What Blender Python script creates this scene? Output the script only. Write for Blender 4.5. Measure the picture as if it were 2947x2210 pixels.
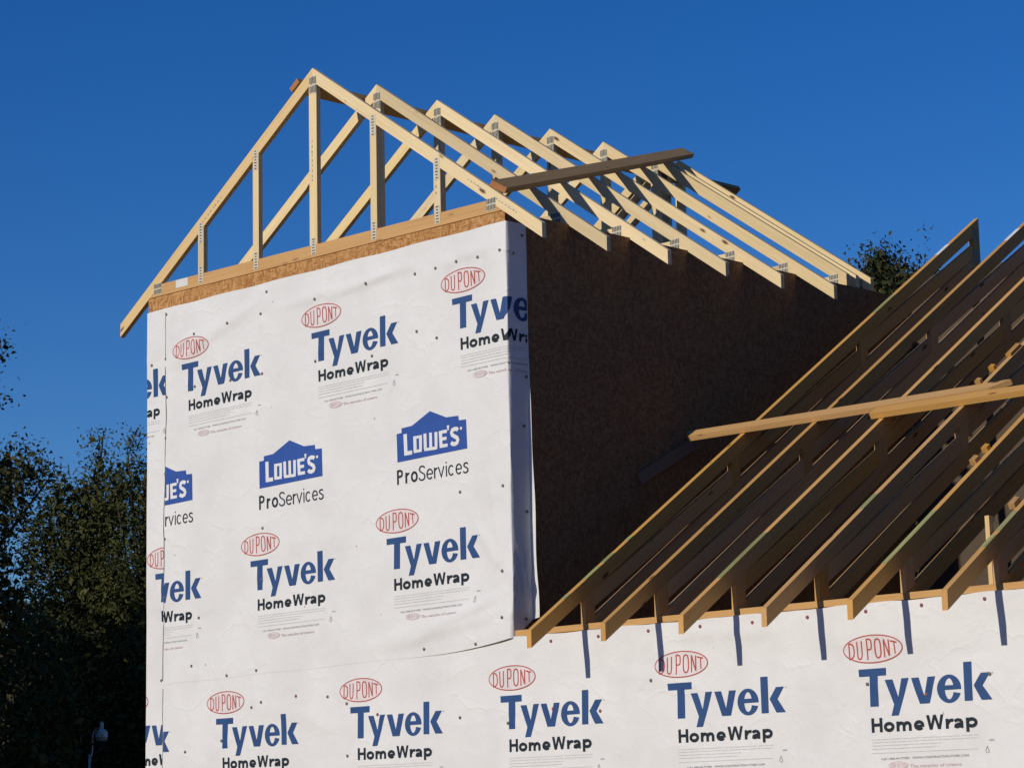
import bpy, bmesh, math, random
import numpy as np
from mathutils import Vector, Matrix

for o in list(bpy.data.objects):
    bpy.data.objects.remove(o)
scene = bpy.context.scene
COL = scene.collection
R = math.radians

# ------------------------------------------------------------------ camera
Z0 = 5.68                      # height of the upper wall plate above the ground
CAM = Vector((15.55, -12.0764, -4.0753 + Z0))
yaw, pitch, roll = R(44.243), R(9.8131), R(-1.1537)
fwd = Vector((-math.sin(yaw) * math.cos(pitch), math.cos(yaw) * math.cos(pitch), math.sin(pitch)))
rgt = Vector((math.cos(yaw), math.sin(yaw), 0))
up = rgt.cross(fwd)
r2 = rgt * math.cos(roll) + up * math.sin(roll)
u2 = -rgt * math.sin(roll) + up * math.cos(roll)
cam = bpy.data.cameras.new('Camera')
cam.sensor_width = 36
cam.lens = 7633.2 / 2947 * 36
cam.clip_end = 3000
co = bpy.data.objects.new('Camera', cam)
M = Matrix((r2, u2, -fwd)).transposed().to_4x4()
M.translation = CAM
co.matrix_world = M
COL.objects.link(co)
scene.camera = co

# ------------------------------------------------------------------ light
SUN_EL, SUN_AZ = 19.5, 4.7     # light travels towards +y, drifting a little to +x
w = bpy.data.worlds.new('World')
scene.world = w
w.use_nodes = True
nt = w.node_tree
nt.nodes.clear()
sky = nt.nodes.new('ShaderNodeTexSky')
sky.sky_type = 'NISHITA'
sky.sun_disc = False
sky.sun_elevation = R(SUN_EL)
sky.sun_rotation = R(180 + SUN_AZ)
sky.altitude = 300
sky.air_density = 1.0
sky.dust_density = 0.0
sky.ozone_density = 6.0
bg = nt.nodes.new('ShaderNodeBackground')
bg.inputs['Strength'].default_value = 0.088
out = nt.nodes.new('ShaderNodeOutputWorld')
hsv = nt.nodes.new('ShaderNodeHueSaturation')      # the camera's vivid blue, over the whole sky alike
hsv.inputs['Saturation'].default_value = 1.21
hsv.inputs['Hue'].default_value = 0.514
nt.links.new(sky.outputs[0], hsv.inputs['Color'])
nt.links.new(hsv.outputs[0], bg.inputs[0])
nt.links.new(bg.outputs[0], out.inputs[0])
sun = bpy.data.lights.new('Sun', 'SUN')
sun.energy = 3.0
sun.angle = R(0.5)
sun.color = (1.0, 0.93, 0.82)
so = bpy.data.objects.new('Sun', sun)
tr = Vector((math.sin(R(SUN_AZ)) * math.cos(R(SUN_EL)), math.cos(R(SUN_AZ)) * math.cos(R(SUN_EL)), -math.sin(R(SUN_EL))))
so.rotation_euler = tr.to_track_quat('-Z', 'Y').to_euler()
so.location = (0, -30, 30)
COL.objects.link(so)
scene.cycles.max_bounces = 6
scene.cycles.diffuse_bounces = 3
scene.cycles.glossy_bounces = 2
vs = scene.view_settings
vs.view_transform = 'Standard'
vs.look = 'None'
vs.exposure = 0.0
vs.gamma = 1.0
vs.use_curve_mapping = False

rnd = random.Random(7)

# ------------------------------------------------------------------ materials
def newmat(name, rough=0.7, spec=0.3):
    m = bpy.data.materials.new(name)
    m.use_nodes = True
    n = m.node_tree.nodes
    b = n['Principled BSDF']
    b.inputs['Roughness'].default_value = rough
    b.inputs['Specular IOR Level'].default_value = spec
    return m, m.node_tree, b

def nd(t, kind, **kw):
    x = t.nodes.new(kind)
    for k, v in kw.items():
        setattr(x, k, v)
    return x

def plain(name, col, rough=0.7, spec=0.3, metal=0.0, var=0.0):
    m, t, b = newmat(name, rough, spec)
    b.inputs['Metallic'].default_value = metal
    tc = nd(t, 'ShaderNodeTexCoord')
    no = nd(t, 'ShaderNodeTexNoise')
    no.inputs['Scale'].default_value = 9
    no.inputs['Detail'].default_value = 5
    t.links.new(tc.outputs['Object'], no.inputs['Vector'])
    mx = nd(t, 'ShaderNodeMix', data_type='RGBA')
    k = 0.75 - var
    mx.inputs[6].default_value = (col[0] * k, col[1] * k, col[2] * k, 1)
    mx.inputs[7].default_value = (min(1, col[0] * 1.12), min(1, col[1] * 1.12), min(1, col[2] * 1.12), 1)
    t.links.new(no.outputs[0], mx.inputs[0])
    t.links.new(mx.outputs[2], b.inputs['Base Color'])
    return m

def objvec(t, seedscale=37.0):
    """object coordinates shifted by a per-object random amount, so that no two boards look alike"""
    tc = nd(t, 'ShaderNodeTexCoord')
    oi = nd(t, 'ShaderNodeObjectInfo')
    mu = nd(t, 'ShaderNodeMath', operation='MULTIPLY')
    mu.inputs[1].default_value = seedscale
    t.links.new(oi.outputs['Random'], mu.inputs[0])
    ad = nd(t, 'ShaderNodeVectorMath', operation='ADD')
    t.links.new(tc.outputs['Object'], ad.inputs[0])
    t.links.new(mu.outputs[0], ad.inputs[1])
    return ad.outputs[0], oi.outputs['Random']

def scaled(t, vec, s):
    v = nd(t, 'ShaderNodeVectorMath', operation='MULTIPLY')
    v.inputs[1].default_value = s
    t.links.new(vec, v.inputs[0])
    return v.outputs[0]

def ramp(t, fac, stops, interp='LINEAR'):
    r = nd(t, 'ShaderNodeValToRGB')
    r.color_ramp.interpolation = interp
    e = r.color_ramp.elements
    while len(e) < len(stops):
        e.new(0.5)
    for k, (p, c) in enumerate(stops):
        e[k].position = p
        e[k].color = (c[0], c[1], c[2], 1)
    t.links.new(fac, r.inputs[0])
    return r.outputs[0]

def mixc(t, fac, a, b, mode='MIX'):
    m = nd(t, 'ShaderNodeMix', data_type='RGBA', blend_type=mode)
    for sock, val in ((m.inputs[0], fac), (m.inputs[6], a), (m.inputs[7], b)):
        if hasattr(val, 'is_output'):
            t.links.new(val, sock)
        elif isinstance(val, (int, float)):
            sock.default_value = val
        else:
            sock.default_value = (val[0], val[1], val[2], 1)
    return m.outputs[2]

def wood(name, light, dark, knot=(0.16, 0.075, 0.03), rough=0.65, knots=1.0, dirt=0.25):
    m, t, b = newmat(name, rough, 0.25)
    v, rn = objvec(t)
    g = nd(t, 'ShaderNodeTexNoise')
    g.inputs['Scale'].default_value = 1
    g.inputs['Detail'].default_value = 6
    g.inputs['Roughness'].default_value = 0.65
    t.links.new(scaled(t, v, (1.6, 55, 55)), g.inputs['Vector'])
    col = ramp(t, g.outputs[0], [(0.3, dark), (0.62, light)])
    bl = nd(t, 'ShaderNodeTexNoise')
    bl.inputs['Scale'].default_value = 1
    bl.inputs['Detail'].default_value = 3
    t.links.new(scaled(t, v, (1.1, 6, 6)), bl.inputs['Vector'])
    col = mixc(t, ramp(t, bl.outputs[0], [(0.42, (0, 0, 0)), (0.75, (1, 1, 1))]), col,
               mixc(t, dirt, light, dark), 'MIX')
    vo = nd(t, 'ShaderNodeTexVoronoi')
    vo.inputs['Scale'].default_value = 1
    t.links.new(scaled(t, v, (3.0, 9, 9)), vo.inputs['Vector'])
    kn = ramp(t, vo.outputs['Distance'], [(0.07, (knots,) * 3), (0.14, (0, 0, 0))])
    col = mixc(t, kn, col, knot)
    # board to board tint
    hs = nd(t, 'ShaderNodeHueSaturation')
    mr = nd(t, 'ShaderNodeMapRange')
    mr.inputs[3].default_value = 0.80
    mr.inputs[4].default_value = 1.1
    t.links.new(rn, mr.inputs[0])
    t.links.new(mr.outputs[0], hs.inputs['Value'])
    fr = nd(t, 'ShaderNodeMath', operation='MULTIPLY'); fr.inputs[1].default_value = 17.3
    fr2 = nd(t, 'ShaderNodeMath', operation='FRACT')
    t.links.new(rn, fr.inputs[0]); t.links.new(fr.outputs[0], fr2.inputs[0])
    mr2 = nd(t, 'ShaderNodeMapRange'); mr2.inputs[3].default_value = 0.95; mr2.inputs[4].default_value = 1.14
    t.links.new(fr2.outputs[0], mr2.inputs[0]); t.links.new(mr2.outputs[0], hs.inputs['Saturation'])
    t.links.new(col, hs.inputs['Color'])
    t.links.new(hs.outputs[0], b.inputs['Base Color'])
    bp = nd(t, 'ShaderNodeBump')
    bp.inputs['Strength'].default_value = 0.25
    bp.inputs['Distance'].default_value = 0.003
    t.links.new(g.outputs[0], bp.inputs['Height'])
    t.links.new(bp.outputs[0], b.inputs['Normal'])
    return m

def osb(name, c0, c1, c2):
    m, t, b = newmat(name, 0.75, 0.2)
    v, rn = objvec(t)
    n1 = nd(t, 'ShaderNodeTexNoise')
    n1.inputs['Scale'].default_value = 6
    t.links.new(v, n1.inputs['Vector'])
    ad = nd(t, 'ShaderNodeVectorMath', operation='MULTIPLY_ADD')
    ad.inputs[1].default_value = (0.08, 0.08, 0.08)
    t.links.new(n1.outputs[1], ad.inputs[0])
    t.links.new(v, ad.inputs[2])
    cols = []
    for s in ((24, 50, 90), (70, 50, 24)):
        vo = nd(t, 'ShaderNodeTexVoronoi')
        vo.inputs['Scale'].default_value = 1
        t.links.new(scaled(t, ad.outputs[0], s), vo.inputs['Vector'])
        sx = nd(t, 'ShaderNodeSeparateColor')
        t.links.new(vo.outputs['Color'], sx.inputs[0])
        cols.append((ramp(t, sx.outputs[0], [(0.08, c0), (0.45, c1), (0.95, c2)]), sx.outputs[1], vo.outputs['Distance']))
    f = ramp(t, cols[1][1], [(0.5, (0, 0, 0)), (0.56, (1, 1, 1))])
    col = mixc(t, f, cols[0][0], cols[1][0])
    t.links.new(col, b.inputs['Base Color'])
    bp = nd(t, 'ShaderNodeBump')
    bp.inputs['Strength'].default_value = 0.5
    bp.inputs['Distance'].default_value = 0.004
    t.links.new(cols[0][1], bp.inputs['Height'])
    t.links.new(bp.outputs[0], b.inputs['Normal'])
    return m

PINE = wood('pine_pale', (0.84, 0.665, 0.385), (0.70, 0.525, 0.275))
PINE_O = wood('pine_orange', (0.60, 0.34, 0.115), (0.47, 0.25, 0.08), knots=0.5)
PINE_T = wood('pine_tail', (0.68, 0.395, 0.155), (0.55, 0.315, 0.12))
WEATHER = wood('wood_weathered', (0.56, 0.35, 0.15), (0.40, 0.245, 0.10), knots=0.6)
PINE_M = wood('pine_mid', (0.74, 0.54, 0.29), (0.60, 0.42, 0.20))
PINE_B = wood('pine_dull', (0.46, 0.37, 0.27), (0.36, 0.28, 0.20), knots=0.5)
WING_SHADE = plain('wing_interior_shade', (0.10, 0.07, 0.045), 0.8)  # back wall colour darkened to stand for the wing's shaded interior
PLANK = wood('wood_grey', (0.235, 0.165, 0.115), (0.20, 0.14, 0.095), knots=0.3)
ENDGRAIN = wood('wood_end', (0.52, 0.245, 0.11), (0.38, 0.17, 0.075), knots=0)
OSB_LIT = osb('osb_lit', (0.34, 0.15, 0.045), (0.47, 0.225, 0.075), (0.60, 0.33, 0.13))
OSB_SHADE = osb('osb_shade', (0.185, 0.098, 0.040), (0.235, 0.128, 0.055), (0.30, 0.172, 0.08))  # darker copy of the sheathing above, shade put into its colour
GREEN = wood('green_stain', (0.42, 0.40, 0.17), (0.20, 0.23, 0.08), knots=0.9)
PLATE = plain('galvanised', (0.68, 0.60, 0.45), 0.55, 0.4, 0.0)
PLATE_W = plain('plate_dull', (0.38, 0.29, 0.17), 0.6, 0.3)
PLATE_D = plain('plate_teeth', (0.06, 0.075, 0.07), 0.6, 0.3)
MARK_WHITE = plain('white_mark', (0.75, 0.74, 0.70), 0.8)
BLUE = plain('print_blue', (0.031, 0.083, 0.225), 0.6, 0.25)
LBLUE = plain('print_logo_blue', (0.034, 0.095, 0.36), 0.6, 0.25)
BLACK = plain('print_black', (0.016, 0.026, 0.036), 0.6, 0.25)
RED = plain('print_red', (0.50, 0.10, 0.075), 0.6, 0.25)
PINK = plain('print_pink', (0.80, 0.73, 0.71), 0.6, 0.25)
PALE = plain('print_pale_grey', (0.66, 0.65, 0.64), 0.6, 0.25)
DGREY = plain('print_dark_grey', (0.30, 0.30, 0.30), 0.6, 0.25)
PRED = plain('print_pale_red', (0.66, 0.48, 0.47), 0.6, 0.25)
NAILC = plain('cap_grey', (0.17, 0.14, 0.13), 0.5, 0.4)
NAILR = plain('cap_red', (0.26, 0.075, 0.07), 0.5, 0.4)
SEAM_SHADE = plain('seam_shade', (0.10, 0.10, 0.095), 0.8)
BARK = wood('bark', (0.075, 0.055, 0.04), (0.03, 0.022, 0.016), knots=0)
METAL = plain('lamp_metal', (0.88, 0.80, 0.62), 0.5, 0.3, 0.0)
LENS = plain('lamp_lens', (0.40, 0.39, 0.30), 0.25, 0.5)

def wrap_mat():
    m, t, b = newmat('house_wrap_white', 0.55, 0.3)
    tc = nd(t, 'ShaderNodeTexCoord')
    a = nd(t, 'ShaderNodeTexNoise')
    a.inputs['Scale'].default_value = 2.2
    a.inputs['Detail'].default_value = 7
    a.inputs['Roughness'].default_value = 0.6
    t.links.new(tc.outputs['Object'], a.inputs['Vector'])
    col = ramp(t, a.outputs[0], [(0.32, (0.73, 0.715, 0.685)), (0.62, (0.80, 0.787, 0.755))])
    # specks of dirt
    s = nd(t, 'ShaderNodeTexVoronoi')
    s.inputs['Scale'].default_value = 5.5
    t.links.new(tc.outputs['Object'], s.inputs['Vector'])
    k = ramp(t, s.outputs['Distance'], [(0.028, (0.75,) * 3), (0.05, (0, 0, 0))])
    sc = nd(t, 'ShaderNodeSeparateColor')
    t.links.new(s.outputs['Color'], sc.inputs[0])
    pick = ramp(t, sc.outputs[0], [(0.62, (0, 0, 0)), (0.66, (1, 1, 1))])
    k2 = mixc(t, 1.0, k, pick, 'MULTIPLY')
    col = mixc(t, k2, col, (0.25, 0.23, 0.21))
    t.links.new(col, b.inputs['Base Color'])
    g = nd(t, 'ShaderNodeTexNoise')
    g.inputs['Scale'].default_value = 5
    g.inputs['Detail'].default_value = 9
    g.inputs['Roughness'].default_value = 0.55
    g.inputs['Distortion'].default_value = 0.8
    t.links.new(tc.outputs['Object'], g.inputs['Vector'])
    cr = nd(t, 'ShaderNodeTexVoronoi', feature='DISTANCE_TO_EDGE')
    cr.inputs['Scale'].default_value = 2.1
    wv = nd(t, 'ShaderNodeVectorMath', operation='MULTIPLY_ADD')
    wv.inputs[1].default_value = (0.5, 0.5, 0.5)
    t.links.new(a.outputs[1], wv.inputs[0])
    t.links.new(scaled(t, tc.outputs['Object'], (1.0, 1.0, 1.7)), wv.inputs[2])
    t.links.new(wv.outputs[0], cr.inputs['Vector'])
    ed = ramp(t, cr.outputs['Distance'], [(0.0, (1, 1, 1)), (0.045, (0.25,) * 3), (0.14, (0, 0, 0))])
    pk = ramp(t, a.outputs[0], [(0.46, (0, 0, 0)), (0.6, (1, 1, 1))])
    ed = mixc(t, 1.0, ed, pk, 'MULTIPLY')
    hsum = nd(t, 'ShaderNodeMath', operation='MULTIPLY_ADD')
    hsum.inputs[1].default_value = 0.36
    t.links.new(ed, hsum.inputs[0])
    t.links.new(g.outputs[0], hsum.inputs[2])
    bp = nd(t, 'ShaderNodeBump')
    bp.inputs['Strength'].default_value = 0.55
    bp.inputs['Distance'].default_value = 0.014
    t.links.new(hsum.outputs[0], bp.inputs['Height'])
    t.links.new(bp.outputs[0], b.inputs['Normal'])
    return m
WRAP = wrap_mat()

def leaf_mat(name, c1, c2, c3):
    m, t, b = newmat(name, 0.75, 0.04)
    tc = nd(t, 'ShaderNodeTexCoord')
    n1 = nd(t, 'ShaderNodeTexNoise')
    n1.inputs['Scale'].default_value = 0.9
    n1.inputs['Detail'].default_value = 2
    t.links.new(tc.outputs['Object'], n1.inputs['Vector'])
    gi = nd(t, 'ShaderNodeNewGeometry')
    a = ramp(t, n1.outputs[0], [(0.35, c1), (0.65, c2)])
    f = ramp(t, gi.outputs['Random Per Island'], [(0.45, (0, 0, 0)), (1.0, (0.8,) * 3)])
    col = mixc(t, f, a, c3)
    t.links.new(col, b.inputs['Base Color'])
    return m
LEAF = leaf_mat('leaves_dark', (0.040, 0.050, 0.014), (0.075, 0.082, 0.026), (0.12, 0.115, 0.045))
LEAF2 = leaf_mat('leaves_deep', (0.032, 0.042, 0.018), (0.055, 0.062, 0.024), (0.11, 0.085, 0.042))

def ground_mat():
    m, t, b = newmat('site_dirt', 0.95, 0.1)
    tc = nd(t, 'ShaderNodeTexCoord')
    a = nd(t, 'ShaderNodeTexNoise')
    a.inputs['Scale'].default_value = 0.35
    a.inputs['Detail'].default_value = 9
    t.links.new(tc.outputs['Object'], a.inputs['Vector'])
    col = ramp(t, a.outputs[0], [(0.36, (0.16, 0.12, 0.06)), (0.5, (0.26, 0.175, 0.09)), (0.66, (0.34, 0.235, 0.13))])
    t.links.new(col, b.inputs['Base Color'])
    bp = nd(t, 'ShaderNodeBump')
    bp.inputs['Distance'].default_value = 0.08
    t.links.new(a.outputs[0], bp.inputs['Height'])
    t.links.new(bp.outputs[0], b.inputs['Normal'])
    return m
DIRT = ground_mat()

# ------------------------------------------------------------------ object helpers
def tag(o, label=None, cat=None, group=None, kind=None):
    if label: o['label'] = label
    if cat: o['category'] = cat
    if group: o['group'] = group
    if kind: o['kind'] = kind
    return o

def empty(name, loc, label=None, cat=None, group=None):
    o = bpy.data.objects.new(name, None)
    o.location = loc
    o.empty_display_size = 0.2
    COL.objects.link(o)
    return tag(o, label, cat, group)

def link(name, me, parent=None, mats=(), matrix=None, smooth=False):
    o = bpy.data.objects.new(name, me)
    for m in mats:
        if m.name not in [x.name for x in me.materials if x]:
            me.materials.append(m)
    COL.objects.link(o)
    if parent is not None:
        o.parent = parent
        # parent location/rotation is plain: build the inverse by hand
        pm = PM(parent)
        o.matrix_parent_inverse = pm.inverted()
    if matrix is not None:
        o.matrix_basis = matrix
    if smooth:
        for p in me.polygons:
            p.use_smooth = True
    return o

def PM(o):
    m = o.matrix_basis.copy()
    if o.parent is not None:
        m = PM(o.parent) @ o.matrix_parent_inverse @ m
    return m

def pydata(name, verts, faces):
    me = bpy.data.meshes.new(name)
    me.from_pydata([tuple(v) for v in verts], [], faces)
    me.update()
    return me

def solid(name, parent, mat, poly, origin, ex, ez, thick, xdir=None, tint=None):
    """prism: 2D polygon (a,b) in the plane origin + a*ex + b*ez, extruded by `thick` along ey.
    The object's own x axis follows xdir (2D), so that wood grain runs along the board."""
    ex, ez, origin = Vector(ex), Vector(ez), Vector(origin)
    ey = ez.cross(ex)
    d = Vector(xdir if xdir else (1, 0)).normalized()
    lx = ex * d.x + ez * d.y
    lz = -ex * d.y + ez * d.x
    c = Vector((sum(p[0] for p in poly) / len(poly), sum(p[1] for p in poly) / len(poly)))
    loc = []
    for p in poly:
        q = Vector(p) - c
        loc.append((q.x * d.x + q.y * d.y, -q.x * d.y + q.y * d.x))
    n = len(loc)
    vs = [(a, 0, b) for a, b in loc] + [(a, thick, b) for a, b in loc]
    area = sum(loc[i][0] * loc[(i + 1) % n][1] - loc[(i + 1) % n][0] * loc[i][1] for i in range(n))
    idx = list(range(n)) if area > 0 else list(range(n))[::-1]
    fs = [idx, [n + i for i in idx[::-1]]]
    for k in range(n):
        a, b = idx[k], idx[(k + 1) % n]
        fs.append([b, a, n + a, n + b])
    me = pydata(name, vs, fs)
    mat4 = Matrix((lx, ey, lz)).transposed().to_4x4()
    mat4.translation = origin + ex * c.x + ez * c.y
    return link(name, me, parent, [mat], mat4)

def box(name, parent, mat, x0, x1, y0, y1, z0, z1):
    """axis aligned box with its long axis as grain direction"""
    L = (x1 - x0, y1 - y0, z1 - z0)
    k = L.index(max(L))
    if k == 1:
        return solid(name, parent, mat, [(y0, z0), (y1, z0), (y1, z1), (y0, z1)], (x1, 0, 0), (0, 1, 0), (0, 0, 1), L[0])
    xd = (1, 0) if k == 0 else (0, 1)
    return solid(name, parent, mat, [(x0, z0), (x1, z0), (x1, z1), (x0, z1)], (0, y0, 0), (1, 0, 0), (0, 0, 1), L[1], xd)

def board(name, p0, p1, wdir, width, thick, mat, label=None, cat=None, group=None, parent=None, endmat=None, taper0=0.0, taper1=0.0):
    """a plank from p0 to p1 (centre line of its lower face); wdir = direction of its width"""
    p0, p1 = Vector(p0), Vector(p1)
    lx = (p1 - p0).normalized()
    wd = Vector(wdir)
    wd = (wd - lx * wd.dot(lx)).normalized()
    nz = lx.cross(wd)
    if nz.z < 0:
        nz = -nz
        wd = -wd
    L = (p1 - p0).length
    h = width / 2
    nseg = 9
    vs, fs = [], []
    ph = rnd.random() * 6
    for i in range(nseg):
        s = i / (nseg - 1)
        bow = 0.004 * math.sin(s * 3.1 + ph) * min(1, L / 2)
        for (a, b) in ((-h, 0), (h, 0), (h, thick), (-h, thick)):
            x = s * L
            if i == 0: x += taper0 * (0.5 + a / width)
            if i == nseg - 1: x += taper1 * (0.5 + a / width)
            vs.append((x, a + bow, b + bow * 0.4))
    for i in range(nseg - 1):
        for k in range(4):
            a, b = i * 4 + k, i * 4 + (k + 1) % 4
            fs.append([a, b, b + 4, a + 4])
    fs.append([3, 2, 1, 0])
    e = (nseg - 1) * 4
    fs.append([e, e + 1, e + 2, e + 3])
    me = pydata(name, vs, fs)
    bm = bmesh.new(); bm.from_mesh(me); bmesh.ops.recalc_face_normals(bm, faces=bm.faces); bm.to_mesh(me); bm.free()
    m4 = Matrix((lx, wd, nz)).transposed().to_4x4()
    m4.translation = p0
    if m4.determinant() < 0:
        m4 = Matrix((lx, -wd, nz)).transposed().to_4x4()
        m4.translation = p0
    o = link(name, me, parent, [mat] + ([endmat] if endmat else []), m4)
    if endmat:
        me.polygons[len(fs) - 2].material_index = 1
        me.polygons[len(fs) - 1].material_index = 1
    return tag(o, label, cat, group)

PLATE_CACHE = {}
def plate(parent, origin, ex, ez, wid, hei, ticks='v', n=5):
    """galvanised nail plate: thin sheet with rows of punched teeth; origin = its centre, on the wood's face"""
    key = (round(wid, 3), round(hei, 3), ticks, n)
    if key not in PLATE_CACHE:
        vs, fs, mi = [], [], []
        def bx(a0, a1, y0, y1, b0, b1, m):
            k = len(vs)
            vs.extend([(a0, y0, b0), (a1, y0, b0), (a1, y0, b1), (a0, y0, b1), (a0, y1, b0), (a1, y1, b0), (a1, y1, b1), (a0, y1, b1)])
            for f in ([0, 1, 2, 3], [5, 4, 7, 6], [1, 5, 6, 2], [4, 0, 3, 7], [3, 2, 6, 7], [4, 5, 1, 0]):
                fs.append([k + j for j in f]); mi.append(m)
        bx(-wid / 2, wid / 2, -0.0015, 0.0, -hei / 2, hei / 2, 0)
        r = random.Random(n)
        if ticks == 'v':
            for i in range(n):
                a = -wid / 2 + wid * (i + 0.5) / n
                t = wid / n * 0.26
                cuts = 2
                for c in range(cuts):
                    b0 = -hei / 2 + hei * (c + 0.06) / cuts
                    b1 = -hei / 2 + hei * (c + 0.94) / cuts
                    bx(a - t, a + t, -0.0032, -0.0015, b0 + r.uniform(0, .1) * hei / cuts, b1 - r.uniform(0, .1) * hei / cuts, 1)
        else:
            for i in range(n):
                b = -hei / 2 + hei * (i + 0.5) / n
                t = hei / n * 0.17
                a = wid * (0.24 + r.uniform(-.08, .08))
                bx(-a, a, -0.0032, -0.0015, b - t, b + t, 1)
        me = pydata('truss_plate', vs, fs)
        me.materials.append(PLATE); me.materials.append(PLATE_D)
        me.polygons.foreach_set('material_index', mi)
        PLATE_CACHE[key] = me
    ex, ez = Vector(ex), Vector(ez)
    m4 = Matrix((ex, ez.cross(ex), ez)).transposed().to_4x4()
    m4.translation = Vector(origin)
    return link('truss_plate', PLATE_CACHE[key], parent, [], m4)

# ------------------------------------------------------------------ ground
def make_ground():
    n = 60
    xs = np.concatenate([-np.geomspace(900, 4, 22), np.linspace(-3, 3, 7), np.geomspace(4, 900, 22)])
    vs = [(float(x), float(y), 0.0) for y in xs for x in xs]
    k = len(xs)
    fs = [[j * k + i, j * k + i + 1, (j + 1) * k + i + 1, (j + 1) * k + i] for j in range(k - 1) for i in range(k - 1)]
    vv = []
    for x, y, z in vs:
        d = math.hypot(x - 4, y)
        vv.append((x, y, z + (0.06 * math.sin(x * .31) * math.cos(y * .27) if d < 200 else 0) - 0.08))
    tag(link('ground', pydata('ground', vv, fs), None, [DIRT]), kind='structure')
make_ground()

# ------------------------------------------------------------------ house body
W = 3.7543
S = 0.6096
XM = W / 2
PK = 1.3755
SL = 0.6861
DV = 0.100
XO = 0.3375
SL2 = 0.66866
DV2 = 0.1065
LT = 0.4895
ZF = -2.8081           # top of a tail's plumb cut
YE = 4.5087            # ridge end of the lower trusses
XA = 4.3426
PLT = -2.745           # top of the lower wall plate
DEPTH = 7.2 * S        # depth of the upper box
XR = 11.2              # right end of the lower wing

house = empty('house', (0, 0, 0), 'unfinished two-storey house wrapped in white printed sheeting', 'house')

def panels(name, mat, plane, a0, a1, b0, b1, pos, thick, label=None):
    """a wall of OSB sheets 1.22 x 2.44 with 4 mm joints; plane 'x' -> lies in xz, 'y' -> lies in yz"""
    wl = bpy.data.objects.new(name, None)
    COL.objects.link(wl)
    wl.parent = house
    if label: wl['label'] = label
    c = pos - 0.007 if pos > 1 else pos + thick + 0.001      # added backing sheet that stops light through the joints
    if plane == 'x':
        box('joint_backing', wl, mat, a0 + .004, a1 - .004, c if name != 'back_wall' else pos - .007, (c if name != 'back_wall' else pos - .007) + .006, b0, b1 - .06)
    else:
        box('joint_backing', wl, mat, c, c + .006, a0 + .004, a1 - .004, b0, b1 - .06)
    a = a0
    while a < a1 - 0.02:
        an = min(a + 1.2192, a1)
        b = b0
        while b < b1 - 0.02:
            bn = min(b + 2.4384, b1)
            g = 0.001
            if plane == 'x':
                box('osb_panel', wl, mat, a + g, an - g, pos, pos + thick, b + g, bn - g)
            else:
                box('osb_panel', wl, mat, pos, pos + thick, a + g, an - g, b + g, bn - g)
            b = bn
        a = an
    return wl

# front wall of the upper box, its sheathing shows as a strip above the wrap
panels('front_wall', OSB_LIT, 'x', 0.0, W, 0.0, Z0 - 0.002, 0.0, 0.011)
panels('side_wall', OSB_SHADE, 'y', 0.0125, DEPTH, 0.0, Z0 - 0.002, W - 0.011, 0.011, 'sheathing darkened for shade on the shaded side wall')
panels('far_side_wall', OSB_SHADE, 'y', 0.0125, DEPTH, 0.0, Z0 - 0.002, 0.0, 0.011)
panels('back_wall', OSB_SHADE, 'x', 0.012, W - 0.012, 0.0, Z0 - 0.002, DEPTH - 0.012, 0.011)
panels('lower_front_wall', OSB_LIT, 'x', W + 0.002, XR, 0.0, Z0 + PLT - 0.045, 0.0, 0.011)
panels('lower_back_wall', WING_SHADE, 'x', W + 0.01, XR, 0.0, Z0 + ZF + SL2 * (YE + LT) - 0.40, YE - 0.1, 0.011)
panels('lower_end_wall', OSB_SHADE, 'y', 0.0125, YE - 0.11, 0.0, Z0 + PLT - 0.045, XR - 0.012, 0.011)
# plates
box('top_plate', house, PINE_O, W + 0.012, XR, 0.003, 0.092, Z0 + PLT - 0.038, Z0 + PLT)
box('top_plate', house, PINE_O, W + 0.012, XR, 0.0125, 0.10, Z0 + PLT - 0.078, Z0 + PLT - 0.0395)
for y in (0.0125,):
    box('wall_plate', house, PINE_O, 0.0125, W - 0.0125, y, y + 0.089, Z0 - 0.045, Z0 - 0.006)
box('wall_plate', house, PINE_O, W - 0.105, W - 0.0125, 0.104, DEPTH - 0.02, Z0 - 0.045, Z0 - 0.006)
box('wall_plate', house, PINE_O, 0.0125, 0.105, 0.104, DEPTH - 0.02, Z0 - 0.045, Z0 - 0.006)

# ------------------------------------------------------------------ house wrap
def bump1(x, c, wd):
    return math.exp(-((x - c) / wd) ** 2)

CREASES = [  # (x0,z0,x1,z1,width,height)  soft folds of the sheet
    (0.28, -0.55, 1.35, -0.20, 0.035, 0.007), (0.30, -0.42, 1.0, -0.30, 0.03, 0.004),
    (1.55, -0.30, 2.85, -0.23, 0.028, 0.006), (2.05, -0.315, 2.75, -0.235, 0.02, 0.005),
    (3.15, -0.27, 3.6, -0.225, 0.03, 0.005), (3.70, -2.36, 3.45, -2.05, 0.03, 0.007), (3.70, -2.36, 3.58, -1.7, 0.025, 0.006),
    (3.70, -2.50, 2.9, -2.72, 0.03, 0.006), (3.72, -2.62, 2.6, -2.78, 0.03, 0.006), (3.6, -2.55, 2.2, -2.80, 0.035, 0.005),
    (0.02, -1.28, 0.22, -1.36, 0.018, 0.006), (0.02, -2.10, 0.12, -2.35, 0.02, 0.006),
    (2.3, -1.98, 1.5, -2.0, 0.05, 0.003), (0.9, -1.55, 0.7, -1.9, 0.04, 0.003),
    (4.6, -3.05, 5.4, -3.2, 0.04, 0.004), (2.6, -2.98, 3.6, -2.96, 0.05, 0.003), (2.2, -3.3, 1.0, -3.02, 0.05, 0.003),
    (6.1, -2.95, 7.4, -3.02, 0.05, 0.004), (5.1, -2.86, 6.0, -2.90, 0.03, 0.004)]

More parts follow.
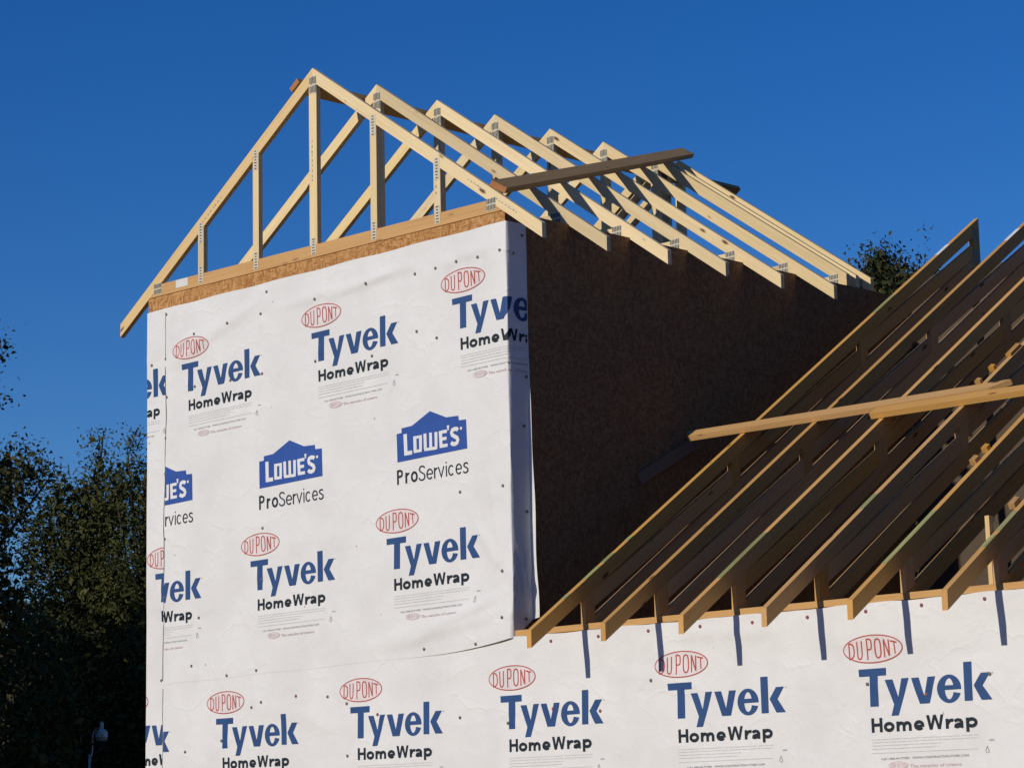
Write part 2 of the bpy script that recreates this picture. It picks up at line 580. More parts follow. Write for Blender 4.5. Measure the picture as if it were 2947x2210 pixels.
UPN = [(1.381, -.169), (1.896, -.304), (1.314, -.318), (.956, -.333), (.567, -.354), (.237, -.158), (.226, -.492), (.055, -.516), (1.324, -.753), (.97, -.753), (.569, -.745), (1.891, -.744), (2.432, -.28), (2.909, -.291), (3.111, -.286), (3.318, -.276), (3.514, -.279), (3.715, -.265), (2.921, -.687), (3.113, -.759), (2.476, -.79), (.238, -.78), (.22, -1.085), (.218, -1.348), (1.326, -1.857), (3.702, -1.812), (3.308, -1.811), (.22, -1.831), (1.313, -2.216), (.219, -2.259), (.61, -2.435), (.528, -2.775), (.925, -2.867), (1.249, -2.849), (.175, -2.859), (3.69, -2.36), (3.683, -2.657), (3.438, -2.81), (2.951, -2.811)]
LON = [(1.2, -3.104), (1.305, -3.073), (1.673, -3.05), (1.997, -3.071), (2.187, -3.127), (2.489, -3.214), (.866, -3.322), (.456, -3.384), (2.19, -3.476), (3.269, -3.271), (4.094, -2.834), (4.5, -2.832), (4.91, -2.827), (4.5, -3.288), (4.927, -3.126), (4.102, -3.255), (3.702, -3.326), (5.32, -2.829), (5.72, -2.834), (6.125, -2.833), (6.544, -2.831), (6.928, -2.825), (7.344, -2.822), (6.531, -3.237), (6.931, -3.315), (7.351, -3.227), (7.75, -2.83), (8.15, -2.82)]
NAILS_BY_CELL = {}
for nx_, nz_ in UPN + LON:
    for ci in range(-1, 2):
        for cj in range(-1, 2):
            NAILS_BY_CELL.setdefault((int(nx_ // .2) + ci, int(nz_ // .2) + cj), []).append((nx_, nz_))

def ripple(x, z):
    """how far the sheet stands off the wall: slow waves, folds, and a pucker pulled in at every cap nail"""
    d = ripple0(x, z)
    for nx_, nz_ in NAILS_BY_CELL.get((int(x // .2), int(z // .2)), ()):
        q = (x - nx_) ** 2 + (z - nz_) ** 2
        if q < .03:
            an = math.atan2(z - nz_, x - nx_)
            d += .0042 * (1 - math.exp(-q / .0022)) * math.exp(-q / .009) * (1 + .8 * math.sin(3 * an + 9 * nx_))
    return d

def ripple0(x, z):
    d = 0.0022 * math.sin(2.3 * x + 1.1 * z + 0.5) + 0.0018 * math.sin(1.3 * x - 4.1 * z) + 0.0012 * math.sin(6.1 * x + 3.3 * z + 1.0)
    d += 0.0009 * math.sin(11.0 * z + 2.0 * math.sin(3.0 * x))
    for x0, z0, x1, z1, wd, h in CREASES:
        dx, dz = x1 - x0, z1 - z0
        L2 = dx * dx + dz * dz
        t = ((x - x0) * dx + (z - z0) * dz) / L2
        if -0.1 < t < 1.1:
            px, pz = x0 + t * dx, z0 + t * dz
            q = math.hypot(x - px, z - pz)
            if q < wd * 3:
                f = max(0.0, min(1.0, min((t + 0.1) / 0.3, (1.1 - t) / 0.3)))
                d += 1.7 * h * f * math.exp(-(q / (wd * 1.35)) ** 2)
    return d

def rim(z):
    """how far the free edge of the corner strip curls off the wall"""
    t = max(0.0, min(1.0, (-z - 0.9) / 1.6))
    return 0.006 + 0.042 * t + 0.007 * t * math.sin(9 * z)

STRIP = 0.168
def lift(x, z):
    """the loose lower right corner of the upper sheet stands off the wall"""
    if x < 2.7 or z > -2.35: return 0.0
    return 0.018 * min(1, (x - 2.7) / 0.95) ** 1.6 * min(1, (-2.35 - z) / 0.42) ** 2

def surf(s, z, base, off=0.0):
    """sheet coordinate (s along the wall and round the corner, z) -> point in space (z relative to the plate)"""
    o = base + off
    if s <= W - 0.005 or base < 0.012:
        return Vector((s, -(o + ripple(s, z) + (lift(s, z) if base >= 0.012 else 0)), Z0 + z))
    if s <= W + 0.005:                      # rounded corner, with a loose fold
        a = (s - (W - 0.005)) / 0.010 * math.pi / 2
        fr = ripple(W - 0.005, z) + lift(W - 0.005, z)
        loose = 0.013 * bump1(z, -2.42, 0.13) * (1 + .4 * math.sin(41 * z)) + 0.003 * math.sin(7 * z)
        rr = 0.005 + loose
        cx, cy = W - 0.005, 0.005
        return Vector((cx + (rr + o + 0.004) * math.sin(a), -(o + fr * (1 - a / 1.571)) + 0.0 + (0.005) * (1 - math.cos(a)) - loose * math.sin(a), Z0 + z))
    y = s - W
    wob = 0.002 * math.sin(8 * z + 20 * y) + 0.010 * bump1(z, -2.40, 0.22) * math.sin(60 * y + 9 * z)
    if y <= STRIP:
        return Vector((W + o + 0.004 + abs(wob), y, Z0 + z))
    t = (y - STRIP) / 0.05                  # curled edge, turned outwards
    c = rim(z)
    return Vector((W + o + 0.004 + c * t, STRIP + 0.004 * t, Z0 + z + 0.01 * t))

def seamx(z):
    return 0.235 + (z + 0.13) * 0.0137 + 0.004 * math.sin(5 * z) + 0.003 * math.sin(13 * z + 1)

def grid_sheet(name, cols, rows, fn, matname=WRAP):
    """cols, rows: parameter values; fn(i, j) -> point or None"""
    vs, fs = [], []
    nc, nr = len(cols), len(rows)
    for j in range(nr):
        for i in range(nc):
            vs.append(fn(cols[i], rows[j]))
    for j in range(nr - 1):
        for i in range(nc - 1):
            fs.append([j * nc + i, j * nc + i + 1, (j + 1) * nc + i + 1, (j + 1) * nc + i])
    me = pydata(name, vs, fs)
    o = link(name, me, house, [matname], smooth=True)
    return o

def topz(x):
    return -0.112 + 0.033 * x / W + 0.003 * math.sin(9 * x)
def botz(x):
    b = -2.893 + 0.0125 * x + 0.003 * math.sin(6 * x)
    if x > 3.1:
        b += 0.055 * min(1, (x - 3.1) / 0.66) ** 2
    if x > W:
        b += 0.75 * (x - W)
    return b

# left strip: from the ground to the top, lies under the other sheets
def f_left(u, v):
    x = u
    z = v
    if z > topz(0.1): z = topz(x)
    return Vector((x, -(0.004 + ripple(x, z) * 0.6 + 0.004), Z0 + z))
sheet_left = grid_sheet('house_wrap', list(np.linspace(-0.004, 0.262, 9)), list(np.linspace(-Z0 + 0.02, topz(0.1) + 1e-4, 180)), f_left)
sheet_left['label'] = 'narrow left strip of printed wrap at the far corner'
# lower sheet, runs the whole front
XLOW = XR - 0.01
def f_low(u, v):
    s0 = seamx(-3.2)
    x = s0 + (XLOW - s0) * u
    top = -2.70 if x < W - 0.02 else -2.787 + 0.003 * math.sin(7 * x) + 0.002 * math.sin(19 * x)
    z = -Z0 + 0.03 + (top - (-Z0 + 0.03)) * v
    if z < -2.4 and v < 1e-9:
        z = -Z0 + 0.03
    return surf(x, z, 0.0105)
us = list(np.linspace(0, 1, 441))
sheet_low = grid_sheet('house_wrap', us, list(np.linspace(0, 1, 130)), f_low)
sheet_low['label'] = 'wide lower band of printed wrap under the rafter tails'
# main upper sheet with its return round the corner
SM = list(np.linspace(0, 1, 110)) 
def f_main(u, v):
    s = u
    tz, bz = topz(min(s, W)), botz(min(s, W + STRIP))
    z = bz + (tz - bz) * v
    if s < 0.5:
        x0 = seamx(z)
        s = x0 + (0.5 - x0) * (s / 0.5)
    return surf(s, z, 0.0125)
scol = list(np.linspace(0, 0.5, 9)) + list(np.linspace(0.52, W - 0.005, 165)) + list(np.linspace(W - 0.005, W + 0.005, 5))[1:] + list(np.linspace(W + 0.012, W + STRIP, 11)) + list(np.linspace(W + STRIP, W + STRIP + 0.05, 4))[1:]
sheet_main = grid_sheet('house_wrap', scol, list(np.linspace(0, 1, 150)), f_main)
sheet_main['label'] = 'upper printed wrap sheet with its return round the corner'

# shadow gap at the sheet seams, put in as thin dark strips
def seam_shadow_line(z0, z1, base, dx, n=60):
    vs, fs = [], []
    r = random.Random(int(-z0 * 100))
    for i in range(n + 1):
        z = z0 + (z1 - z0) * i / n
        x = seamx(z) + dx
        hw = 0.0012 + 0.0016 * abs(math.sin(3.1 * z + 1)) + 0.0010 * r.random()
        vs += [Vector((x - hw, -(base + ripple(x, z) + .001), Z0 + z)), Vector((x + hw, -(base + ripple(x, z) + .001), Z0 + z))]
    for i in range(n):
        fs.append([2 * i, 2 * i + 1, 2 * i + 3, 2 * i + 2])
    return link('seam_shadow', pydata('seam_shadow', vs, fs), sheet_main, [SEAM_SHADE])
seam_shadow_line(-0.14, -0.50, 0.0140, 0.0)
seam_shadow_line(-0.55, -2.86, 0.0140, 0.0)
seam_shadow_line(-2.92, -5.4, 0.0105, 0.001, 40)

# ---------------------------------------------------------------- printing on the wrap
def arc(cx, cz, rx, rz, a0, a1, n=14):
    return [(cx + rx * math.cos(R(a0 + (a1 - a0) * i / n)), cz + rz * math.sin(R(a0 + (a1 - a0) * i / n))) for i in range(n + 1)]

def ribbon(pts, wd, closed=False):
    """list of quads along a centre line"""
    P = [Vector(p) for p in pts]
    n = len(P)
    L, Rr = [], []
    for i in range(n):
        if closed:
            a, b = P[(i - 1) % n], P[(i + 1) % n]
            d0, d1 = (P[i] - a).normalized(), (b - P[i]).normalized()
        else:
            d0 = (P[i] - P[i - 1]).normalized() if i > 0 else (P[1] - P[0]).normalized()
            d1 = (P[i + 1] - P[i]).normalized() if i < n - 1 else d0
        t = (d0 + d1)
        t = t.normalized() if t.length > 1e-6 else d0
        nrm = Vector((-t.y, t.x))
        k = 1 / max(0.45, nrm.dot(Vector((-d0.y, d0.x))))
        L.append(P[i] + nrm * (wd / 2 * k)); Rr.append(P[i] - nrm * (wd / 2 * k))
    m = n if closed else n - 1
    return [[L[i], Rr[i], Rr[(i + 1) % n], L[(i + 1) % n]] for i in range(m)]

def ring(outer, inner):
    n = len(outer)
    return [[outer[i], outer[i + 1], inner[i + 1], inner[i]] for i in range(n - 1)]

ITEMS_T = []        # (list of polygons, material index)   the big trade mark
ITEMS_L = []        # the store mark
def addp(items, polys, mi): items.append(([[(p[0], p[1]) for p in q] for q in polys], mi))

# --- big mark; units: metres from the top left of the T.  materials: 0 blue 1 black 2 red 3 pink 4 pale 5 dark grey 6 pale red 7 white 8 logo blue
T_ = ITEMS_T
addp(T_, [arc(.1065, .1095, .205, .0765, 0, 360, 40)[:-1]], 3)
addp(T_, ribbon(arc(.1065, .1095, .205, .0765, 0, 360, 44)[:-1], .0070, True), 2)
lw = .0090
def D(p, closed=False): addp(T_, ribbon(p, lw, closed), 2)
D([(-.058, .145), (-.044, .147), (-.028, .134), (-.0235, .105), (-.027, .077), (-.043, .0635), (-.058, .0615)], True)
D([(-.001, .156), (.0, .078), (.004, .062), (.015, .0565), (.026, .061), (.0305, .078), (.032, .158)])
D([(.069, .050), (.069, .165), (.088, .165), (.0985, .157), (.1, .130), (.0965, .112), (.088, .107), (.073, .107)])
D([(.1235, .092), (.1235, .14), (.129, .158), (.1425, .164), (.156, .158), (.1625, .14), (.1635, .085), (.157, .064), (.1425, .057), (.129, .066)], True)
D([(.187, .057), (.187, .159)]); D([(.188, .157), (.219, .066)]); D([(.2205, .064), (.2205, .155)])
D([(.232, .1465), (.277, .136)]); D([(.2575, .1385), (.2605, .073)])
M1 = len(T_)
addp(T_, [[(0, 0), (.1888, 0), (.1884, -.0420), (.1306, -.0422), (.1280, -.2112), (.0705, -.2108), (.0735, -.0417), (.0020, -.0412)]], 0)
addp(T_, [[(.1777, -.0670), (.2297, -.0668), (.2648, -.1672), (.2914, -.0645), (.341, -.0640), (.3101, -.1473), (.2618, -.2668), (.2132, -.2674), (.2345, -.2055)]], 0)
addp(T_, [[(.3585, -.0664), (.409, -.0662), (.4425, -.1692), (.4695, -.0661), (.5207, -.0657), (.4775, -.2112), (.4111, -.2110)]], 0)
oe = arc(.6095, -.1390, .0785, .0775, -3, 340, 34)
ie = arc(.6095, -.1390, .0295, .0570, -3, 340, 34)
addp(T_, ring(oe, ie), 0)
addp(T_, [[(.5740, -.1200), (.6860, -.1200), (.6878, -.1445), (.5740, -.1445)]], 0)
addp(T_, [[(.709, 0), (.7619, 0), (.7600, -.2101), (.7084, -.2100)]], 0)
addp(T_, [[(.7719, -.1300), (.8225, -.0641), (.8795, -.0641), (.8289, -.1324), (.8863, -.2105), (.8185, -.2100)]], 0)
addp(T_, [[(.892, -.066), (.898, -.066), (.898, -.072), (.892, -.072)]], 5)
# second line, bold
M2 = len(T_)
hw = .0190
def H(p, closed=False, wd=hw): addp(T_, ribbon(p, wd, closed), 1)
B_, C_, X_ = -.3545, -.2750, -.3000
H([(.0815, C_), (.0815, B_)]); H([(.1375, C_), (.1375, B_)]); H([(.0815, -.3135), (.1375, -.3135)], wd=.0175)
def bowl(x0, x1, z0, z1, a0=0, a1=360, w_=hw, n=20):
    cx, cz = (x0 + x1) / 2, (z0 + z1) / 2
    full = abs(a1 - a0) >= 360
    p = arc(cx, cz, (x1 - x0) / 2 - w_ / 2, (z1 - z0) / 2 - w_ / 2, a0, a1, n)
    H(p[:-1] if full else p, full, w_)
bowl(.1565, .2290, B_ - .001, X_ + .001)
H([(.2530, X_), (.2530, B_)]); H([(.2560, -.322), (.264, -.312), (.276, -.3095), (.288, -.313), (.2945, -.323), (.2945, B_)], wd=.0185)
H([(.2980, -.322), (.306, -.312), (.318, -.3095), (.330, -.313), (.3365, -.323), (.3365, B_)], wd=.0185)
bowl(.3630, .4320, B_ - .001, X_ + .001, 0, 322); H([(.373, -.3305), (.4310, -.3305)], wd=.013)
for q_ in ([(.4490, C_), (.4680, C_), (.4840, B_), (.4680, B_)], [(.4945, C_), (.5120, C_), (.4860, B_), (.4690, B_)],
           [(.4955, C_), (.5130, C_), (.5400, B_), (.5230, B_)], [(.5440, C_), (.5620, C_), (.5410, B_), (.5245, B_)]):
    addp(T_, [q_], 1)
H([(.5850, X_), (.5850, B_)]); H([(.589, -.328), (.599, -.314), (.611, -.3095), (.627, -.310)], wd=.0175)
H([(.635, -.317), (.643, -.3115), (.658, -.309), (.673, -.312), (.6815, -.322), (.6815, B_)], wd=.0175)
H([(.679, -.328), (.656, -.332), (.641, -.337), (.639, -.345), (.649, -.3485), (.664, -.345), (.677, -.336)], wd=.0145)
H([(.7190, X_), (.7190, -.3765)]); bowl(.7090, .7830, B_ - .001, X_ + .001)
M3 = len(T_)
# microscopic lines of type: broken dashes of pale ink
mr_ = random.Random(3)
def micro(x0, x1, z, h, mi, wmin=.012, wmax=.05, gap=.006):
    x = x0
    q = []
    while x < x1:
        e = min(x1, x + mr_.uniform(wmin, wmax))
        q.append([(x, z), (e, z), (e, z + h), (x, z + h)])
        x = e + gap * mr_.uniform(.7, 1.6)
    addp(T_, q, mi)
for zz, xe in ((-.3965, .785), (-.4120, .785), (-.4300, .54), (-.4480, .52)):
    micro(.0705, xe, zz, .0045, 4)
micro(.0690, .775, -.4705, .0035, 4, .03, .1, .004)
addp(T_, [arc(.2425, -.5400, .0640, .0200, 0, 360, 26)[:-1]], 3)
addp(T_, ribbon(arc(.2425, -.5400, .0640, .0200, 0, 360, 26)[:-1], .0030, True), 6)
for k_, x in enumerate((.199, .215, .238, .254, .270, .285)):
    addp(T_, ribbon([(x, -.552), (x, -.529), (x + .008, -.531), (x + .008, -.549)], .0028), 6)
DROP = [arc(.8385, -.4830, .0105, .0110, -225, 45, 14) + [(.8385, -.4575)]]
addp(T_, ribbon(DROP[0], .0028, True), 5)
addp(T_, [[(.853, -.4285), (.8848, -.4285), (.8848, -.4235), (.853, -.4235)]], 5)

# --- store mark; units: metres from the lower left corner of the sign
L_ = ITEMS_L
addp(L_, [[(0, 0), (-.001, .1925), (.049, .1945), (.049, .2250), (.1514, .2290), (.3273, .3040), (.48, .2415), (.592, .2370), (.596, .2060), (.6640, .2030), (.668, .0105)]], 8)
def Wt(*polys): addp(L_, polys, 7)
Wt([(.066, .1818), (.1000, .1818), (.1010, .0640), (.1466, .0640), (.1466, .0368), (.0690, .0368)])
Wt([(.161, .1553), (.245, .1545), (.245, .1365), (.161, .1365)]); Wt([(.161, .1365), (.1915, .1365), (.1915, .0620), (.161, .0620)])
Wt([(.2165, .1365), (.245, .1365), (.2430, .0620), (.2165, .0620)]); Wt([(.161, .0620), (.2430, .0620), (.2400, .0425), (.1640, .0425)])
Wt([(.2603, .1596), (.2890, .1596), (.2900, .0610), (.2620, .0610)]); Wt([(.3150, .1590), (.3420, .1585), (.3420, .0610), (.3150, .0610)])
Wt([(.3660, .1570), (.3941, .1560), (.3930, .0610), (.3670, .0610)]); Wt([(.2620, .0610), (.3930, .0610), (.3884, .0395), (.2680, .0425)])
Wt([(.4061, .1584), (.4360, .1584), (.4400, .0447), (.4120, .0447)])
Wt([(.4360, .1600), (.4840, .1600), (.4840, .1385), (.4370, .1385)]); Wt([(.4370, .1130), (.4790, .1130), (.4790, .0920), (.4380, .0920)]); Wt([(.4395, .0665), (.4879, .0665), (.4879, .0450), (.4400, .0450)])
Wt([(.4840, .1860), (.5060, .1850), (.5010, .1520), (.4900, .1540)])
sp = [(.588, .142), (.578, .151), (.556, .154), (.535, .148), (.527, .133), (.533, .117), (.556, .104), (.578, .092), (.585, .076), (.577, .060), (.556, .053), (.534, .057), (.522, .069)]
addp(L_, ribbon(sp, .0265), 7)
Wt(arc(.617, .150, .0105, .0105, 0, 360, 12)[:-1])
b2, c2, x2 = -.1510, -.0520, -.0785
def Pn(p, wd, closed=False): addp(L_, ribbon(p, wd, closed), 1)
bw, lwt = .0165, .0098
Pn([(.001, b2), (.001, c2)], bw); Pn([(.005, c2 - .007), (.027, c2 - .007), (.040, c2 - .014), (.0435, c2 - .027), (.040, c2 - .041), (.027, c2 - .047), (.007, c2 - .047)], .0145)
Pn([(.083, b2), (.083, x2)], bw); Pn([(.086, -.103), (.095, -.090), (.112, -.0865)], .014)
Pn(arc(.1620, (b2 + x2) / 2, .0250, .0290, 0, 360, 20)[:-1], .0155, True)
Pn([(.264, -.068), (.253, -.057), (.237, -.0535), (.220, -.058), (.212, -.072), (.219, -.087), (.237, -.098), (.257, -.108), (.265, -.124), (.259, -.140), (.239, -.1475), (.218, -.143), (.208, -.129)], lwt)
def ee(x0, x1):
    cx, cz = (x0 + x1) / 2, (b2 + x2) / 2
    Pn(arc(cx, cz, (x1 - x0) / 2 - .005, .0315, 2, 318, 20), lwt); Pn([(x0 + .006, cz), (x1 - .004, cz)], .0082)
ee(.280, .3437)
Pn([(.3585, b2), (.3585, x2)], lwt); Pn([(.360, -.102), (.368, -.089), (.385, -.0835)], lwt)
Pn([(.3940, x2), (.4200, b2 + .004), (.4460, x2)], lwt)
Pn([(.4690, b2), (.4690, x2)], lwt); Pn([(.4690, -.063), (.4690, -.053)], lwt)
Pn(arc(.5135, (b2 + x2) / 2, .0230, .0315, 42, 318, 18), lwt)
ee(.5555, .6144)
Pn([(.669, -.091), (.660, -.0835), (.649, -.0825), (.636, -.087), (.633, -.098), (.642, -.108), (.658, -.115), (.669, -.124), (.668, -.139), (.653, -.147), (.637, -.1455), (.627, -.136)], lwt)

PM_ = [BLUE, BLACK, RED, PINK, PALE, DGREY, PRED, WRAP, LBLUE]

def text_mesh(body, size):
    cu = bpy.data.curves.new('tmp', 'FONT')
    cu.body = body
    cu.size = size
    cu.resolution_u = 2
    o = bpy.data.objects.new('tmp', cu)
    COL.objects.link(o)
    dg = bpy.context.evaluated_depsgraph_get()
    me = o.evaluated_get(dg).to_mesh()
    polys = [[(me.vertices[i].co.x, me.vertices[i].co.y) for i in p.vertices] for p in me.polygons]
    o.evaluated_get(dg).to_mesh_clear()
    bpy.data.objects.remove(o)
    return polys
tm = text_mesh('The miracles of science', .030)
mxx = max(p[0] for q in tm for p in q)
addp(T_, [[(.3214 + p[0] * .346 / mxx, -.5555 + p[1] * .9) for p in q] for q in tm], 6)

tm = text_mesh('Call 1-800-44-TYVEK   WWW.CONSTRUCTION.TYVEK.COM', .017)
mxx = max(p[0] for q in tm for p in q)
addp(T_, [[(.1277 + p[0] * .587 / mxx, -.5075 + p[1]) for p in q] for q in tm], 5)
L1 = next(i for i, it in enumerate(L_) if it[1] == 1)
def print_tyvek(*a, **k):
    for nm, lo, hi in (('oval_emblem', 0, M1), ('brand_lettering', M1, M2), ('product_lettering', M2, M3), ('fine_print', M3, len(T_))):
        print_block(T_[lo:hi], *a, name=nm, **k)
def print_store(*a, **k):
    for nm, lo, hi in (('store_emblem', 0, L1), ('service_lettering', L1, len(L_))):
        print_block(L_[lo:hi], *a, name=nm, **k)

def print_block(items, x0, z0, parent, base, xmin=-1e9, xmax=1e9, tilt=0.0, sc=1.0, name='printed_lettering', label=None):
    bm = bmesh.new()
    for li, (polys, mi) in enumerate(items):
        off = 0.0020 if mi in (3, 8) else 0.0022 + 0.00016 * (li % 10)
        for q in polys:
            vs = []
            for a, b in q:
                a, b = a * sc, b * sc
                vs.append(bm.verts.new((x0 + a - b * tilt, off, z0 + b + a * tilt)))
            try:
                f = bm.faces.new(vs)
            except ValueError:
                continue
            f.material_index = mi
    bm.normal_update()
    bmesh.ops.triangulate(bm, faces=bm.faces)
    def cut(axis, val, clear_in=False, clear_out=False):
        n = (1, 0, 0) if axis == 0 else (0, 0, 1)
        p = (val, 0, 0) if axis == 0 else (0, 0, val)
        bmesh.ops.bisect_plane(bm, geom=bm.verts[:] + bm.edges[:] + bm.faces[:], dist=1e-6, plane_co=p, plane_no=n, clear_inner=clear_in, clear_outer=clear_out)
    if xmin > x0 - 0.2: cut(0, xmin, clear_in=True)
    if xmax < x0 + 1.0: cut(0, xmax, clear_out=True)
    g = math.floor((x0 - .2) / .06) * .06
    while g < x0 + 1.0:
        cut(0, g); g += .03
    g = math.floor((z0 - .6) / .06) * .06
    while g < z0 + .35:
        cut(2, g); g += .03
    if x0 < W < x0 + 0.95:
        for k in range(9): cut(0, W - 0.005 + 0.00125 * k)
    for v in bm.verts:
        s, off, z = v.co
        v.co = surf(s, z, base, off)
    bmesh.ops.recalc_face_normals(bm, faces=bm.faces)
    if not bm.faces:
        bm.free()
        return None
    me = bpy.data.meshes.new(name)
    bm.to_mesh(me); bm.free()
    for m in PM_: me.materials.append(m)
    o = link(name, me, parent)
    if label: o['label'] = label
    return o

SR = W + STRIP - 0.002
for x0, z0 in ((.420, -.562), (1.850, -.540), (3.265, -.521)):
    print_tyvek(x0, z0, sheet_main, .0125, seamx(-.6) + .004, SR, .014)
for x0, z0 in ((-.25, -2.092), (1.193, -2.080), (2.595, -2.052)):
    print_tyvek(x0, z0, sheet_main, .0125, seamx(-2.1) + .004, SR, .010)
for x0, z0 in ((-.128, -1.592), (1.296, -1.574), (2.713, -1.549)):
    print_store(x0, z0, sheet_main, .0125, seamx(-1.5) + .004, SR, .010)
for k in range(7):
    x0 = -.612 + 1.4172 * k
    print_tyvek(x0, -3.153 - (.012 if k < 2 else 0), sheet_low, .0105, .205, XLOW, .0)
for k in range(7):
    print_store(-.10 + 1.4172 * k, -4.62, sheet_low, .0105, .205, XLOW, .0)
for x0, z0, zz in ((-.634, -.548, -.6), (.104, -2.078, -2.1), (-.292, -3.113, -3.3)):
    print_tyvek(x0, z0, sheet_left, .0085, -.001, seamx(zz) - .003, .0)

# cap nails -------------------------------------------------------
def cap_mesh(mat):
    bm = bmesh.new()
    prof = [(.0105, 0), (.0105, .002), (.0085, .0035), (.004, .0042)]
    n = 12
    rows = []
    for r, h in prof:
        rows.append([bm.verts.new((r * math.cos(2 * math.pi * i / n), -h, r * math.sin(2 * math.pi * i / n))) for i in range(n)])
    for a, b in zip(rows, rows[1:]):
        for i in range(n):
            bm.faces.new([a[i], a[(i + 1) % n], b[(i + 1) % n], b[i]])
    bm.faces.new(rows[-1])
    bmesh.ops.recalc_face_normals(bm, faces=bm.faces)
    me = bpy.data.meshes.new('cap_nail')
    bm.to_mesh(me); bm.free()
    me.materials.append(mat)
    return me
CAPG, CAPR = cap_mesh(NAILC), cap_mesh(NAILR)
for x, z in UPN:
    left = x < seamx(z)
    p = surf(x, z, .0085 if left else .0125, .003)
    q = Matrix.Translation(p)
    link('cap_nail', CAPR if rnd.random() < .04 else CAPG, sheet_left if left else sheet_main, [], q)
for x, z in LON:
    link('cap_nail', CAPR if (z > -2.9 or rnd.random() < .35) else CAPG, sheet_low, [], Matrix.Translation(surf(x, z, .0105, .003)))
for y, z in ((.134, -.156), (.048, -.288), (.148, -1.094), (.119, -1.42), (.131, -1.976), (.101, -2.667)):
    m4 = Matrix.Translation(surf(W + y, z, .0125, .004)) @ Matrix.Rotation(R(90), 4, 'Z')
    link('cap_nail', CAPG, sheet_main, [], m4)

# ------------------------------------------------------------------ upper roof trusses
EXX, EZZ = (1, 0, 0), (0, 0, 1)
ORD = ['second', 'third', 'fourth', 'fifth', 'sixth']
def roof_truss(y, label, gable=False, cut=False, jitter=0.0):
    t = empty('roof_truss', (XM, y, Z0), label, 'roof truss', 'roof trusses on the white box')
    th = 0.038
    o = (0, y, Z0)
    dz = jitter
    xr = W if cut else W + XO
    xl = -XO
    zc = lambda x: PK + dz - SL * abs(x - XM)
    a = math.atan(SL)
    solid('top_chord', t, PINE, [(XM, PK + dz), (XM, PK + dz - DV), (xr, zc(xr) - DV), (xr, zc(xr))], o, EXX, EZZ, th, (math.cos(a), -math.sin(a)))
    solid('top_chord', t, PINE_M if gable else PINE, [(XM, PK + dz), (xl, zc(xl)), (xl, zc(xl) - DV), (XM, PK + dz - DV)], o, EXX, EZZ, th, (math.cos(a), math.sin(a)))
    xb = lambda z: (PK + dz - DV - z) / SL
    h = 0.0889
    z0 = 0.0
    solid('bottom_chord', t, PINE_O if gable else PINE, [(XM - xb(z0), z0), (XM + xb(z0), z0), (XM + xb(h), h), (XM - xb(h), h)], o, EXX, EZZ, th)
    kw = 0.040
    solid('king_post', t, PINE, [(XM - kw, h), (XM + kw, h), (XM + kw, PK + dz - DV - SL * kw), (XM, PK + dz - DV), (XM - kw, PK + dz - DV - SL * kw)], o, EXX, EZZ, th, (0, 1))
    yf = y
    plate(t, (XM + .004, yf, Z0 + PK + dz - .125), EXX, EZZ, .072, .13, 'v', 5)
    plate(t, (W - .118, yf, Z0 + .058), EXX, EZZ, .085, .085, 'v', 6)
    plate(t, (.118, yf, Z0 + .058), EXX, EZZ, .085, .085, 'v', 6)
    plate(t, (XM, yf, Z0 + h - .01), EXX, EZZ, .05, .12, 'h', 6)
    if gable:
        ww = 0.032
        for k in (1, 2, 4, 5):
            x = k * W / 6
            zt = lambda q: zc(q) - DV
            solid('vertical_web', t, PINE, [(x - ww, h), (x + ww, h), (x + ww, zt(x + ww)), (x - ww, zt(x - ww))], o, EXX, EZZ, th, (0, 1))
            plate(t, (x, yf, Z0 + h - .008), EXX, EZZ, .05, .125, 'h', 6)
            plate(t, (x, yf, Z0 + zt(x) - .02), EXX, EZZ, .05, .15, 'h', 7)
        # paper tag stapled to the bottom chord
        tg = solid('white_mark', t, MARK_WHITE, [(.335, .028), (.475, .028), (.475, .088), (.335, .088)], (0, y - .0015, Z0), EXX, EZZ, .0012)
        tg['label'] = 'white paper tag on the bottom chord'
    return t

for i in range(7):
    lab = 'gable end roof truss with five upright webs, nearest, above the printed wall' if i == 0 else \
        ('cut-off roof truss behind the six with long right tails' if i == 6 else
         '%s roof truss counted from the gable end, pale king post truss with right tail' % ORD[i - 1])
    roof_truss(i * S - (0.006 if i == 0 else 0) + rnd.uniform(-.004, .004) * (i > 0), lab, i == 0, i == 6, rnd.uniform(-.004, .004) * (i > 0))
roof_truss(6 * S + .117, 'pale truss doubled close behind the cut-off one', False, True, 0.004)
roof_truss(6 * S + .30, 'last pale roof truss of the row, farthest back', False, True, 0.006)

# left slope brace, its ends stick out before the gable and behind the last truss
nL = Vector((-SL, 0, 1)).normalized()
dL = Vector((-1, 0, -SL)).normalized()
def on_left(x, y, off=0.0):
    return Vector((x, y, Z0 + PK - SL * (XM - x))) + nL * off
board('brace_board', on_left(1.715, -.022, .006), on_left(1.735, 4.88, .006), dL, .10, .038, WEATHER,
      'brown board on the hidden far roof slope, end sticking out left of the gable peak', 'board', endmat=ENDGRAIN)
nR = Vector((SL, 0, 1)).normalized()
dR = Vector((1, 0, -SL)).normalized()
def on_right(x, y, off=0.0):
    return Vector((x, y, Z0 + PK - SL * (x - XM))) + nR * off
board('brace_board', on_right(3.66, .02, .006), on_right(1.66, 4.32, .006), dR, .115, .042, WEATHER,
      'dark weathered brace board lying diagonally across the upper roof trusses', 'board', endmat=ENDGRAIN)

